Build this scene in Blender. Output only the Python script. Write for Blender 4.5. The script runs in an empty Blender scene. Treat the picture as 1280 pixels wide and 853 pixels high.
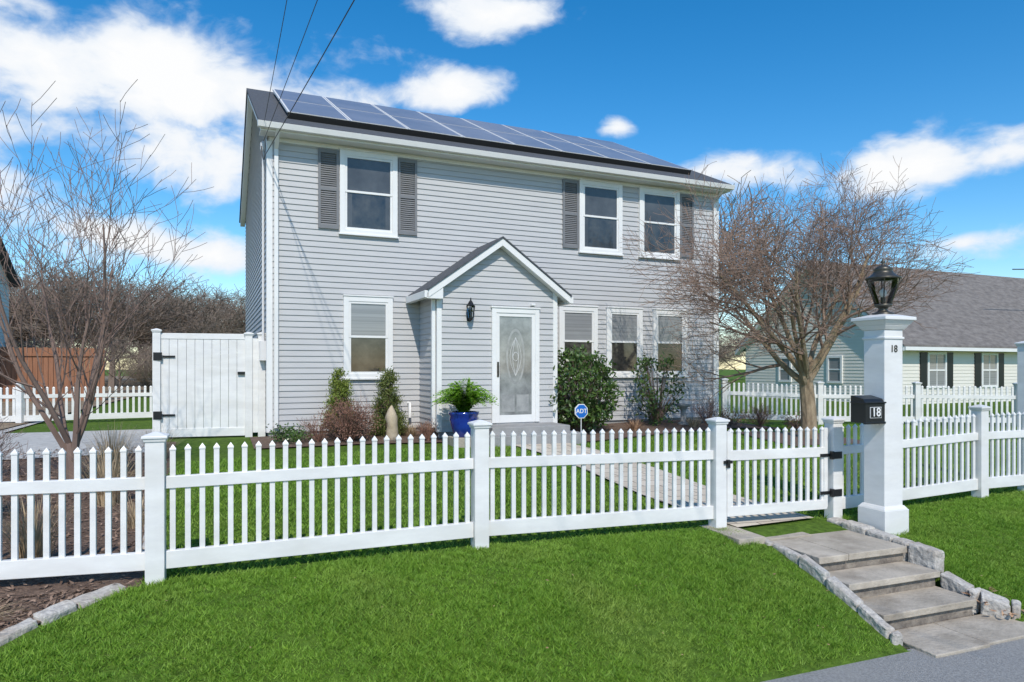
import bpy, math, random
import numpy as np
from mathutils import Vector, Matrix
random.seed(7); rng=np.random.default_rng(7)
scene=bpy.context.scene
R=math.radians
# ------------------------------------------------------------------ materials
def newmat(name):
    m=bpy.data.materials.new(name); m.use_nodes=True
    nt=m.node_tree; b=nt.nodes['Principled BSDF']
    return m,nt,b
def mat(name,c1,c2=None,rough=.6,scale=8,detail=6,bump=0,bscale=60,metal=0,spec=.5,coat=0,island=0,stretch=None,trans=0,big=None):
    m,nt,b=newmat(name); N=nt.nodes; L=nt.links
    b.inputs['Roughness'].default_value=rough; b.inputs['Metallic'].default_value=metal
    b.inputs['Specular IOR Level'].default_value=spec; b.inputs['Coat Weight'].default_value=coat
    b.inputs['Coat Roughness'].default_value=.03
    tc=N.new('ShaderNodeTexCoord'); vec=tc.outputs['Object']
    if stretch:
        mp=N.new('ShaderNodeMapping'); mp.inputs['Scale'].default_value=stretch
        L.new(vec,mp.inputs[0]); vec=mp.outputs[0]
    col=None
    if c2 is None: b.inputs['Base Color'].default_value=(*c1,1)
    else:
        n=N.new('ShaderNodeTexNoise'); n.inputs['Scale'].default_value=scale; n.inputs['Detail'].default_value=detail
        n.inputs['Roughness'].default_value=.65
        L.new(vec,n.inputs['Vector'])
        fac=n.outputs['Fac']
        r=N.new('ShaderNodeMapRange'); r.inputs[1].default_value=.32; r.inputs[2].default_value=.68
        L.new(fac,r.inputs[0]); fac=r.outputs[0]
        if island:
            g=N.new('ShaderNodeNewGeometry')
            mx=N.new('ShaderNodeMix'); mx.inputs[0].default_value=island
            L.new(fac,mx.inputs[2]); L.new(g.outputs['Random Per Island'],mx.inputs[3]); fac=mx.outputs[0]
        c=N.new('ShaderNodeMix'); c.data_type='RGBA'
        c.inputs[6].default_value=(*c1,1); c.inputs[7].default_value=(*c2,1)
        L.new(fac,c.inputs[0]); col=c.outputs[2]
        if big: # large scale patches of a third colour
            n3=N.new('ShaderNodeTexNoise'); n3.inputs['Scale'].default_value=big[1]; n3.inputs['Detail'].default_value=4; L.new(vec,n3.inputs['Vector'])
            r3=N.new('ShaderNodeMapRange'); r3.inputs[1].default_value=.48; r3.inputs[2].default_value=.72; r3.inputs[4].default_value=big[2]; L.new(n3.outputs['Fac'],r3.inputs[0])
            c3=N.new('ShaderNodeMix'); c3.data_type='RGBA'; L.new(r3.outputs[0],c3.inputs[0]); L.new(col,c3.inputs[6]); c3.inputs[7].default_value=(*big[0],1); col=c3.outputs[2]
        L.new(col,b.inputs['Base Color'])
    if bump:
        n2=N.new('ShaderNodeTexNoise'); n2.inputs['Scale'].default_value=bscale; n2.inputs['Detail'].default_value=5
        L.new(vec,n2.inputs['Vector'])
        bp=N.new('ShaderNodeBump'); bp.inputs['Strength'].default_value=bump; bp.inputs['Distance'].default_value=.02
        L.new(n2.outputs['Fac'],bp.inputs['Height']); L.new(bp.outputs[0],b.inputs['Normal'])
    if trans:
        t=N.new('ShaderNodeBsdfTranslucent'); ms=N.new('ShaderNodeMixShader'); ms.inputs[0].default_value=trans
        if col: L.new(col,t.inputs[0])
        else: t.inputs[0].default_value=(*c1,1)
        out=N['Material Output']; L.new(b.outputs[0],ms.inputs[1]); L.new(t.outputs[0],ms.inputs[2]); L.new(ms.outputs[0],out.inputs[0])
    return m
M={}
M['siding']=mat('vinyl_siding',(.475,.47,.47),(.525,.52,.515),rough=.5,scale=1.2,stretch=(1,1,6),bump=.06,bscale=25,spec=.3)
M['cream']=mat('cream_siding',(.72,.68,.60),(.77,.73,.65),rough=.6,scale=1.5,stretch=(1,1,6))
M['white']=mat('white_trim',(.76,.75,.73),(.82,.81,.785),rough=.4,scale=3,spec=.4)
M['vinyl']=mat('white_vinyl',(.70,.69,.675),(.81,.80,.775),rough=.35,scale=2.5,spec=.4,stretch=(1,1,3),big=((.62,.60,.55),1.7,.5))
M['shutter']=mat('shutter_grey',(.17,.17,.175),(.20,.20,.205),rough=.5,scale=5)
M['black']=mat('black_metal',(.012,.012,.013),rough=.35,spec=.5)
M['bronze']=mat('lantern_bronze',(.06,.055,.045),(.12,.11,.09),rough=.4,metal=.6,scale=20)
M['glass']=mat('window_glass_dark',(.015,.016,.019),(.085,.078,.066),rough=.06,scale=3.2,spec=.6,coat=.6)
M['blind']=mat('window_blind',(.20,.205,.21),(.33,.335,.34),rough=.12,scale=1.0,stretch=(.1,.1,30),coat=.6)
M['screen']=mat('window_screen',(.05,.052,.056),(.10,.105,.11),rough=.2,scale=1.5,coat=.3)
M['stormglass']=mat('storm_door_glass',(.15,.155,.155),(.36,.37,.36),rough=.08,scale=3.4,coat=.7,detail=8)  # mottled grey paints blurred reflections and the pale door behind into the colour
M['doorpanel']=mat('inner_door_panel',(.24,.245,.245),(.42,.42,.41),rough=.2,scale=5,coat=.6)
M['shingle']=mat('roof_shingle',(.055,.06,.07),(.11,.115,.125),rough=.9,scale=14,bump=.5,bscale=40,stretch=(1,3,1))
M['shingle2']=mat('roof_shingle_brown',(.12,.105,.095),(.24,.215,.195),rough=.9,scale=3,detail=10,bump=.5,bscale=30,stretch=(1,2.5,1))
M['solar']=mat('solar_cell',(.20,.19,.205),(.27,.255,.27),rough=.3,scale=1.3,spec=.5,coat=.3)
M['alu']=mat('aluminium_frame',(.68,.67,.66),rough=.5)
M['concrete']=mat('foundation_concrete',(.26,.26,.255),(.36,.35,.34),rough=.9,scale=6,bump=.3)
M['lawn']=mat('lawn_soil_grass',(.055,.10,.015),(.13,.22,.03),rough=.95,scale=14,detail=10,bump=1,bscale=90,spec=.1)
M['blade']=mat('grass_blade',(.095,.22,.018),(.30,.48,.06),rough=.55,scale=2.6,detail=9,island=.6,spec=.3,trans=.28,big=((.33,.42,.09),1.1,.55))
M['asphalt']=mat('asphalt',(.20,.195,.19),(.40,.39,.37),rough=.9,scale=60,detail=12,bump=.7,bscale=160,big=((.36,.34,.31),.8,.5))
M['drive']=mat('driveway_gravel',(.38,.365,.34),(.58,.56,.52),rough=.95,scale=9,detail=12,bump=.7,bscale=60)
M['mulch']=mat('bark_mulch',(.07,.042,.03),(.22,.145,.10),rough=.95,scale=30,detail=10,bump=1,bscale=60)
M['litter']=mat('leaf_litter',(.15,.10,.06),(.33,.25,.16),rough=.95,scale=2,detail=12,bump=1,bscale=10)
M['chip']=mat('bark_chip',(.08,.045,.03),(.36,.24,.17),rough=.9,scale=5,island=.9)
M['bluestone']=mat('bluestone',(.31,.27,.215),(.56,.49,.40),rough=.85,scale=4,detail=12,bump=.5,bscale=30,island=.35,big=((.24,.20,.155),3.5,.75))
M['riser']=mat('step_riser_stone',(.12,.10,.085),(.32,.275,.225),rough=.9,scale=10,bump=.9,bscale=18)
M['granite']=mat('granite_block',(.27,.245,.22),(.64,.60,.54),rough=.9,scale=28,detail=14,bump=1,bscale=26,island=.3,big=((.30,.24,.18),4,.6))
M['bark']=mat('maple_bark',(.20,.14,.085),(.42,.32,.21),rough=.9,scale=8,bump=.8,bscale=25,stretch=(1,1,.4))
M['twig']=mat('maple_twig',(.16,.10,.075),(.36,.25,.19),rough=.85,scale=1.5,island=.6)
M['twig2']=mat('plum_twig',(.12,.075,.06),(.28,.195,.155),rough=.85,scale=2,island=.5)
M['farbark']=mat('far_bark',(.15,.11,.08),(.30,.235,.185),rough=.9,scale=1,island=.6)
M['rhodo']=mat('rhododendron_leaf',(.025,.055,.014),(.12,.20,.045),rough=.35,scale=5,island=.7,spec=.5,trans=.12)
M['yew']=mat('yew_leaf',(.09,.15,.018),(.27,.31,.05),rough=.6,scale=6,island=.6,trans=.15)
M['yew2']=mat('dark_conifer_leaf',(.045,.085,.02),(.20,.22,.045),rough=.6,scale=6,island=.6,trans=.15)
M['fern']=mat('fern_leaf',(.13,.32,.02),(.40,.64,.07),rough=.5,scale=6,island=.6,trans=.3)
M['redshrub']=mat('red_twig_leaf',(.13,.06,.04),(.32,.17,.12),rough=.8,scale=6,island=.7)
M['dry']=mat('dry_grass',(.34,.24,.14),(.64,.50,.32),rough=.8,scale=4,island=.7,trans=.2)
M['dryleaf']=mat('dry_leaf',(.26,.13,.07),(.55,.36,.22),rough=.8,scale=4,island=.8,trans=.1)
M['pot']=mat('blue_glazed_pot',(.008,.02,.20),(.015,.05,.34),rough=.12,scale=6,coat=.8)
M['rock']=mat('sandstone',(.42,.33,.22),(.58,.48,.35),rough=.9,scale=5,bump=.5,bscale=12)
M['wood']=mat('brown_wood',(.24,.10,.05),(.34,.16,.09),rough=.8,scale=4,stretch=(8,8,.4))
M['blue']=mat('sign_blue',(.01,.13,.50),rough=.4)
M['wire']=mat('wire_rubber',(.05,.05,.055),rough=.6)
m,nt,b=newmat('path_pavers'); N=nt.nodes; L=nt.links
tc=N.new('ShaderNodeTexCoord'); br=N.new('ShaderNodeTexBrick'); mp=N.new('ShaderNodeMapping')
L.new(tc.outputs['Object'],mp.inputs[0]); mp.inputs['Rotation'].default_value=(0,0,R(-20)); L.new(mp.outputs[0],br.inputs['Vector'])
br.inputs['Scale'].default_value=1; br.inputs['Brick Width'].default_value=.45; br.inputs['Row Height'].default_value=.3; br.inputs['Mortar Size'].default_value=.008
br.inputs['Color1'].default_value=(.52,.44,.34,1); br.inputs['Color2'].default_value=(.64,.56,.45,1); br.inputs['Mortar'].default_value=(.18,.15,.12,1)
L.new(br.outputs['Color'],b.inputs['Base Color']); b.inputs['Roughness'].default_value=.9; M['paver']=m
m,nt,b=newmat('lantern_glass'); N=nt.nodes; L=nt.links
t=N.new('ShaderNodeBsdfTransparent'); t.inputs[0].default_value=(.93,.95,.96,1); g=N.new('ShaderNodeBsdfGlossy'); g.inputs['Roughness'].default_value=.05
fr=N.new('ShaderNodeFresnel'); fr.inputs[0].default_value=1.6; ms=N.new('ShaderNodeMixShader')
L.new(fr.outputs[0],ms.inputs[0]); L.new(t.outputs[0],ms.inputs[1]); L.new(g.outputs[0],ms.inputs[2]); L.new(ms.outputs[0],N['Material Output'].inputs[0]); M['clear']=m
# ------------------------------------------------------------------ mesh helpers
def empty(name,loc=(0,0,0),rz=0):
    e=bpy.data.objects.new(name,None); scene.collection.objects.link(e); e.location=loc; e.rotation_euler=(0,0,rz); e.empty_display_size=.2
    return e
def addobj(name,me,parent=None):
    o=bpy.data.objects.new(name,me); scene.collection.objects.link(o)
    if parent: o.parent=parent
    return o
class MB:
    def __init__(s): s.v=[]; s.f=[]; s.m=[]
    def poly(s,pts,mi=0):
        n=len(s.v); s.v+= [tuple(p) for p in pts]; s.f.append(tuple(range(n,n+len(pts)))); s.m.append(mi)
    def hexa(s,P,mi=0):
        n=len(s.v); s.v+=[tuple(p) for p in P]
        for q in ((3,2,1,0),(4,5,6,7),(0,1,5,4),(1,2,6,5),(2,3,7,6),(3,0,4,7)):
            s.f.append(tuple(n+i for i in q)); s.m.append(mi)
    def box(s,x0,x1,y0,y1,z0,z1,mi=0):
        s.hexa([(x0,y0,z0),(x1,y0,z0),(x1,y1,z0),(x0,y1,z0),(x0,y0,z1),(x1,y0,z1),(x1,y1,z1),(x0,y1,z1)],mi)
    def frus(s,cx,cy,z0,z1,a0,a1,mi=0,b0=None,b1=None):
        b0=a0 if b0 is None else b0; b1=a1 if b1 is None else b1
        s.hexa([(cx-a0,cy-b0,z0),(cx+a0,cy-b0,z0),(cx+a0,cy+b0,z0),(cx-a0,cy+b0,z0),(cx-a1,cy-b1,z1),(cx+a1,cy-b1,z1),(cx+a1,cy+b1,z1),(cx-a1,cy+b1,z1)],mi)
    def lathe(s,prof,cx=0,cy=0,n=16,mi=0,ph=0):
        b=len(s.v)
        for r,z in prof:
            for i in range(n):
                a=ph+2*math.pi*i/n; s.v.append((cx+r*math.cos(a),cy+r*math.sin(a),z))
        for k in range(len(prof)-1):
            for i in range(n):
                j=(i+1)%n; s.f.append((b+k*n+i,b+k*n+j,b+(k+1)*n+j,b+(k+1)*n+i)); s.m.append(mi)
    def tube(s,pts,rads,n=5,mi=0):
        b=len(s.v); K=len(pts)
        for k in range(K):
            d=(Vector(pts[min(k+1,K-1)])-Vector(pts[max(k-1,0)])).normalized()
            a=d.cross(Vector((0,0,1)) if abs(d.z)<.9 else Vector((1,0,0))).normalized(); c=d.cross(a)
            for i in range(n):
                t=2*math.pi*i/n; q=Vector(pts[k])+(a*math.cos(t)+c*math.sin(t))*rads[k]; s.v.append((q.x,q.y,q.z))
        for k in range(K-1):
            for i in range(n):
                j=(i+1)%n; s.f.append((b+k*n+i,b+k*n+j,b+(k+1)*n+j,b+(k+1)*n+i)); s.m.append(mi)
    def obj(s,name,mats,parent=None,bevel=0,smooth=False):
        me=bpy.data.meshes.new(name); me.from_pydata(s.v,[],s.f)
        if not isinstance(mats,(list,tuple)): mats=[mats]
        for q in mats: me.materials.append(q)
        me.polygons.foreach_set('material_index',s.m)
        if smooth: me.polygons.foreach_set('use_smooth',[True]*len(s.f))
        me.update(); o=addobj(name,me,parent)
        if bevel:
            md=o.modifiers.new('bev','BEVEL'); md.width=bevel; md.segments=2; md.limit_method='ANGLE'
        return o
def rawmesh(name,V,k,mats,parent=None,mi=None):
    n=V.shape[0]; me=bpy.data.meshes.new(name)
    me.vertices.add(n*k); me.vertices.foreach_set('co',V.reshape(-1).astype(np.float32))
    me.loops.add(n*k); me.loops.foreach_set('vertex_index',np.arange(n*k,dtype=np.int32))
    me.polygons.add(n); me.polygons.foreach_set('loop_start',np.arange(0,n*k,k,dtype=np.int32))
    try: me.polygons.foreach_set('loop_total',np.full(n,k,dtype=np.int32))
    except Exception: pass
    if not isinstance(mats,(list,tuple)): mats=[mats]
    for q in mats: me.materials.append(q)
    if mi is not None: me.polygons.foreach_set('material_index',mi.astype(np.int32))
    me.update(calc_edges=True); me.validate()
    return addobj(name,me,parent)
def rv():
    return Vector((random.gauss(0,1),random.gauss(0,1),random.gauss(0,1))).normalized()
# ------------------------------------------------------------------ ground frame
P1=(-2.62,5.02); TH=R(21); C,S=math.cos(TH),math.sin(TH)
def F2W(u,d): return (P1[0]+u*C+d*S, P1[1]+u*S-d*C)
def W2F(x,y):
    a,b=x-P1[0],y-P1[1]; return (a*C+b*S, a*S-b*C)
PD=[-400,-60,-7,-.1,.2,.6,1.0,1.4,1.88,1.96,2.05,9.0,9.1,400]
PZ=[.3,.3,.32,0,-.015,-.07,-.17,-.31,-.50,-.53,-.56,-.56,-.42,-.3]
UU=[-10,0,2.5,5,6.5,8.8,20]; UZ=[0,0,.02,-.02,-.05,.03,.03]
def ground(u,d):
    z=float(np.interp(d,PD,PZ))
    if d<0:
        t=min(max((u-10)/3,0),1); z*=1-.7*t
    if d<2: z+=float(np.interp(u,UU,UZ))*(1 if d<1 else max(0,(1.9-d)/.9))
    return z
def gw(x,y): return ground(*W2F(x,y))
def ground_cut(u,d):
    if 5.22<u<6.42 and .35<d<2.0: return -.66
    return ground(u,d)
us=sorted(set([-400,-200,-100,-50,-30,-20,-14,-10]+[round(-8+.15*i,3) for i in range(150)]+[15,18,24,35,60,120,250,400]))
ds=sorted(set([-500,-250,-120,-60,-40,-25,-18,-13,-10]+[round(-9+.15*i,3) for i in range(60)]+[round(.05*i,3) for i in range(0,44)]+[2.4,3,5,8.9,9.0,9.1,12,20,50,200]))
V=[];Fc=[]
for d in ds:
    for u in us:
        x,y=F2W(u,d); V.append((x,y,ground_cut(u,d)))
nu=len(us)
for j in range(len(ds)-1):
    for i in range(nu-1): a=j*nu+i; Fc.append((a,a+1,a+nu+1,a+nu))
me=bpy.data.meshes.new('ground'); me.from_pydata(V,[],Fc); me.materials.append(M['lawn']); me.update(); addobj('ground',me)
def drape(name,mt,quad,n,m_,off,frame='F'):
    V=[];Fc=[]
    a,b,c,d=[Vector(q) for q in quad]
    for j in range(m_+1):
        for i in range(n+1):
            s,t=i/n,j/m_
            p=(a*(1-s)+b*s)*(1-t)+(d*(1-s)+c*s)*t
            if frame=='F': u,dd=p; x,y=F2W(u,dd)
            else: x,y=p; u,dd=W2F(x,y)
            V.append((x,y,ground(u,dd)+off))
    for j in range(m_):
        for i in range(n): q=j*(n+1)+i; Fc.append((q,q+1,q+n+2,q+n+1))
    me=bpy.data.meshes.new(name); me.from_pydata(V,[],Fc); me.materials.append(mt); me.update(); return addobj(name,me)
mb=MB(); pts=[F2W(-300,1.93),F2W(300,1.93),F2W(300,9.02),F2W(-300,9.02)]
mb.poly([(x,y,-.53) for x,y in pts]); mb.obj('road',M['asphalt'])
bed=empty('mulch_bed')
a=drape('inner_bed',M['mulch'],[(-3.4,0.12),(-.08,0.12),(-.5,-7),(-3.8,-7)],24,50,.02); a.parent=bed
a=drape('outer_bed',M['mulch'],[(-3.4,1.88),(-1.72,1.88),(-.22,0.08),(-3.4,0.08)],24,30,.02); a.parent=bed
dv=empty('driveway')
a=drape('drive_sheet',M['drive'],[(-9,1.9),(-3.4,1.9),(-3.8,-14),(-9,-14)],20,110,.025); a.parent=dv
a=drape('drive_apron',M['drive'],[(-3.85,-5.6),(-.75,-5.9),(-.65,-9.6),(-3.85,-9.6)],20,26,.034); a.parent=dv
drape('woodland_floor',M['litter'],[(-90,-9.5),(-3.9,-9.5),(-4.2,-110),(-140,-110)],40,60,.045)
HA=R(23.8); HC,HS=math.cos(HA),math.sin(HA); H0=(-4.33,12.1)
def H2W(x,y): return (H0[0]+x*HC-y*HS, H0[1]+x*HS+y*HC)
a=drape('house_bed_left',M['mulch'],[H2W(-.3,-1.35),H2W(3.3,-1.6),H2W(3.3,.05),H2W(-.3,.05)],20,12,.025,'W'); a.parent=bed
a=drape('house_bed_right',M['mulch'],[H2W(5.0,-2.0),H2W(10.6,-1.6),H2W(10.6,.05),H2W(5.0,.05)],26,14,.025,'W'); a.parent=bed
a=drape('tree_bed',M['mulch'],[(9.4,-3.6),(11.6,-3.8),(11.8,-5.6),(9.6,-5.4)],14,12,.025); a.parent=bed
pc=[(2.72,7.0),(2.05,8.3),(1.55,9.8),(.95,11.2),(.25,12.35)]
pw=empty('garden_path')
for i in range(len(pc)-1):
    w=.55
    def side(k,sg):
        q0=pc[max(k-1,0)];q1=pc[min(k+1,len(pc)-1)]
        dx,dy=q1[0]-q0[0],q1[1]-q0[1]; l=math.hypot(dx,dy); return (pc[k][0]-sg*dy/l*w, pc[k][1]+sg*dx/l*w)
    a=drape('path_slab_%d'%i,M['paver'],[side(i,-1),side(i,1),side(i+1,1),side(i+1,-1)],6,8,.03,'W'); a.parent=pw
# ------------------------------------------------------------------ grass
def in_path(x,y,w=.56):
    for i in range(len(pc)-1):
        ax,ay=pc[i];bx,by=pc[i+1]; dx,dy=bx-ax,by-ay
        t=max(0,min(1,((x-ax)*dx+(y-ay)*dy)/(dx*dx+dy*dy)))
        if (x-ax-dx*t)**2+(y-ay-dy*t)**2<w*w: return True
    return False
def blades(region_u,region_d,n,hmin,hmax,w,inner):
    u=rng.uniform(*region_u,n); d=rng.uniform(*region_d,n)
    if not inner:
        k=n//16; cu=rng.uniform(*region_u,k); cdd=rng.uniform(*region_d,k); idx=rng.integers(0,k,n); tuft=rng.random(n)<.65
        u=np.where(tuft,cu[idx]+rng.normal(0,.013,n),u); d=np.where(tuft,cdd[idx]+rng.normal(0,.013,n),d)
    x=P1[0]+u*C+d*S; y=P1[1]+u*S-d*C
    if inner:
        keep=(u>(-.08+.09*d*1.0+rng.normal(0,.03,n)))
        hx=(x-H0[0])*HC+(y-H0[1])*HS; hy=-(x-H0[0])*HS+(y-H0[1])*HC
        keep&=~((hy>-1.55)&(hx<3.3)) & ~((hy>-1.85)&(hx>4.9)&(hx<10.6)) & ~(hy>-2.1)&(hy<0) | ((hx>10.7)&(u>0))
        keep&=~((u>9.45)&(u<11.7)&(d<-3.7)&(d>-5.5))
        pm=np.array([not in_path(a,b) for a,b in zip(x,y)]); keep&=pm
    else:
        keep=(u>-.2-.8*d+.13+rng.normal(0,.03,n))&~((u>5.10)&(u<6.56)&(d>-.1))&(d<1.9+rng.normal(0,.03,n))
    keep&=(np.abs(x)<.80*y+.3)
    u,d,x,y=u[keep],d[keep],x[keep],y[keep]; n=len(u)
    z=np.interp(d,PD,PZ); t=np.clip((u-10)/3,0,1); z=np.where(d<0,z*(1-.7*t),z)
    z=z+np.interp(u,UU,UZ)*np.where(d<1,1,np.clip((1.9-d)/.9,0,1))
    ang=rng.uniform(0,2*np.pi,n); patch=.8+.3*np.sin(x*3.1+np.sin(y*4.3)*1.5)*np.sin(y*2.7+x)+0.3*np.sin(x*23+y*9+2*np.sin(y*7))*np.sin(y*31-x*11)
    h=rng.uniform(hmin,hmax,n)*np.clip(patch,.3,1.5); la=rng.uniform(0,2*np.pi,n); ln=h*rng.uniform(.3,1.5,n)
    base=np.stack([x,y,z-.005],1); side=np.stack([np.cos(ang)*w,np.sin(ang)*w,np.zeros(n)],1)
    tip=base+np.stack([np.cos(la)*ln,np.sin(la)*ln,h],1)
    return np.stack([base-side,base+side,tip],1)
g=np.concatenate([blades((-1.9,11),(0.02,1.97),360000,.018,.058,.0044,False),
                  blades((-1,16),(-7.6,-.02),240000,.025,.06,.007,True)])
rawmesh('lawn_grass',g,3,M['blade'])
def chips(n,ur,dr,cond,s,name,mt,par,zo=.03):
    out=[]
    for _ in range(n):
        u=random.uniform(*ur); d=random.uniform(*dr)
        if not cond(u,d): continue
        x,y=F2W(u,d); z=ground(u,d)+zo+random.uniform(0,.012)
        a=random.uniform(0,6.28); l=s*random.uniform(.5,1.6); w=l*random.uniform(.2,.5)
        n_=Vector((random.gauss(0,.35),random.gauss(0,.35),1)).normalized()
        t=Vector((math.cos(a),math.sin(a),0)); t=(t-n_*t.dot(n_)).normalized(); b=n_.cross(t); p=Vector((x,y,z))
        out.append([p-t*l-b*w*.6,p-b*w+t*l*.2,p+t*l,p+b*w])
    return rawmesh(name,np.array(out,dtype=float),4,mt,par)
chips(9000,(-3.3,0),(-6.5,.1),lambda u,d:u<-.08+.085*d+.05,.022,'bark_chips_inner',M['chip'],bed)
chips(9000,(-2.5,-.2),(.1,1.9),lambda u,d:u<-.25-.8*d,.018,'bark_chips_outer',M['chip'],bed)
chips(110,(-.5,10),(.1,1.85),lambda u,d:u>-.1-.8*d and not 5.1<u<6.6,.011,'scattered_leaves',M['dryleaf'],None,.03)
# ------------------------------------------------------------------ steps and granite
st=empty('stone_steps')
def FB(mb,u0,u1,d0,d1,z0,z1,mi=0,j=0):
    P=[]
    for z in (z0,z1):
        for (u,d) in ((u0,d1),(u1,d1),(u1,d0),(u0,d0)):
            x,y=F2W(u+random.uniform(-j,j),d+random.uniform(-j,j)); P.append((x,y,z+random.uniform(-j,j)*.6))
    mb.hexa(P,mi)
mb=MB()
UL,UR=5.28,6.34
FB(mb,UL-.1,5.8,-.35,.42,-.13,-.065,0,.003); FB(mb,5.806,UR+.06,-.35,.2,-.13,-.066,0,.003)
FB(mb,UL,5.62,.43,1.03,-.145,-.085,0,.003); FB(mb,5.626,UR,.21,1.03,-.145,-.084,0,.003)
FB(mb,UL,UR,1.0,1.35,-.28,-.225,0,.003); FB(mb,UL,UR,1.3,1.68,-.425,-.37,0,.003)
FB(mb,UL+.0,5.85,1.66,2.12,-.56,-.508,0,.004); FB(mb,5.857,UR+.28,1.66,2.10,-.56,-.509,0,.004)
mb.obj('treads',M['bluestone'],st,bevel=.007)
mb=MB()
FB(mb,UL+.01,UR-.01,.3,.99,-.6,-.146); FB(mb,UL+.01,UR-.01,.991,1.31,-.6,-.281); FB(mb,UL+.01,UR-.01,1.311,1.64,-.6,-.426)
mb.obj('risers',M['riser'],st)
mb=MB(); FB(mb,4.86,5.16,-.1,.5,-.12,-.012,0,.004); mb.obj('edge_slab',M['bluestone'],st,bevel=.006)
def blocks(name,pts,w,h,lmin=.2,lmax=.34,zo=.0,zf=None,jt=.012):
    mb=MB()
    for (a,b) in zip(pts[:-1],pts[1:]):
        a=Vector(a);b=Vector(b); L_=(b-a).length; t=0; dr=(b-a).normalized(); nr=Vector((-dr.y,dr.x))
        while t<L_-.05:
            l=min(random.uniform(lmin,lmax),L_-t); c0=a+dr*(t+.008); c1=a+dr*(t+l-.008)
            P=[]; ww=w*random.uniform(.88,1.12); hh=random.uniform(-.012,.012)
            for top in (0,1):
                for c,sg in ((c0,-1),(c1,-1),(c1,1),(c0,1)):
                    q=c+nr*sg*ww/2*(1 if not top else .93)+Vector((random.uniform(-jt,jt),random.uniform(-jt,jt)))
                    zg=(ground(q.x,q.y) if zf is None else zf(q.x,q.y)); x,y=F2W(q.x,q.y)
                    P.append((x,y,zg+zo+(h+hh if top else -.15)+random.uniform(-.008,.008)))
            mb.hexa(P); t+=l
    o=mb.obj(name,M['granite'],None)
    md=o.modifiers.new('b','BEVEL'); md.width=.018; md.segments=2
    sb=o.modifiers.new('s','SUBSURF'); sb.subdivision_type='SIMPLE'; sb.levels=2; sb.render_levels=2
    tx=bpy.data.textures.get('rockn') or bpy.data.textures.new('rockn','CLOUDS'); tx.noise_scale=.05
    dm=o.modifiers.new('d','DISPLACE'); dm.texture=tx; dm.strength=.022; dm.mid_level=.5; dm.texture_coords='GLOBAL'
    return o
zs=lambda u,d: float(np.interp(d,[.2,1.0,1.35,1.7,2.1],[-.06,-.115,-.26,-.40,-.53]))
blocks('granite_curb',[(5.2,.30),(5.19,1.9),],.09,.035,.2,.36,0,zs)
blocks('granite_curb',[(6.42,.05),(6.43,1.0),(6.45,1.3)],.15,.05,.2,.34,0,lambda u,d:float(np.interp(d,[0,1.0,1.4],[-.06,-.11,-.15])))
blocks('granite_curb',[(6.44,1.3),(6.46,1.62),(6.62,1.86)],.15,.05,.18,.28,0,lambda u,d:float(np.interp(d,[1.2,1.6,2.1],[-.26,-.38,-.52])))
blocks('granite_curb',[(6.66,1.84),(11,1.9)],.13,.05,.3,.45,0,lambda u,d:-.52)
blocks('granite_curb',[(-.2,.05),(-.62,.5),(-1.05,1.0),(-1.5,1.6),(-1.72,1.88)],.12,.04,.22,.38)
blocks('granite_curb',[(-.1,-.3),(-.3,-2.5),(-.5,-5)],.12,.05,.2,.34)
# ------------------------------------------------------------------ picket fences
def obx(mb,A,dr,nr,s0,s1,n0,n1,z0a,z0b,z1a,z1b,mi=0):
    P=[]
    for (za,zb) in ((z0a,z0b),(z1a,z1b)):
        for s,n,z in ((s0,n0,za),(s1,n0,zb),(s1,n1,zb),(s0,n1,za)):
            P.append((A[0]+dr[0]*s+nr[0]*n,A[1]+dr[1]*s+nr[1]*n,z))
    mb.hexa(P,mi)
def run(pk,rl,A,B,za,zb,inset=.065,sp=.098,pwid=.038,top=1.0,zb0=.09,h2=(.68,.77),h1=.22):
    L_=math.hypot(B[0]-A[0],B[1]-A[1]); dr=((B[0]-A[0])/L_,(B[1]-A[1])/L_); nr=(-dr[1],dr[0])
    s0,s1=inset,L_-inset
    zz=lambda s:za+(zb-za)*s/L_
    for lo,hi in ((zb0,h1),h2):
        obx(rl,A,dr,nr,s0,s1,-.025,.025,zz(s0)+lo,zz(s1)+lo,zz(s0)+hi,zz(s1)+hi)
    n=int((s1-s0)/sp); st_=(s1-s0)/n
    for i in range(n):
        c=s0+st_*(i+.5)+random.uniform(-.0015,.0015); w=pwid/2; t=.011; z=zz(c)+random.uniform(-.003,.003)
        for lo,hi in ((h1-.02,h2[0]+.02),(h2[1]-.02,top-.03)):
            obx(pk,A,dr,nr,c-w,c+w,-t,t,z+lo,z+lo,z+hi,z+hi)
        zt=z+top-.03; P=lambda s,n_,zq:(A[0]+dr[0]*s+nr[0]*n_,A[1]+dr[1]*s+nr[1]*n_,zq)
        w2=w+.003;t2=t+.004
        q=[P(c-w2,-t2,zt),P(c+w2,-t2,zt),P(c+w2,t2,zt),P(c-w2,t2,zt)]; ap=P(c,0,zt+.032); ql=[(a[0],a[1],a[2]-.012) for a in q]
        for k in range(4):
            pk.poly([q[k],q[(k+1)%4],ap]); pk.poly([ql[k],ql[(k+1)%4],q[(k+1)%4],q[k]])
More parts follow.
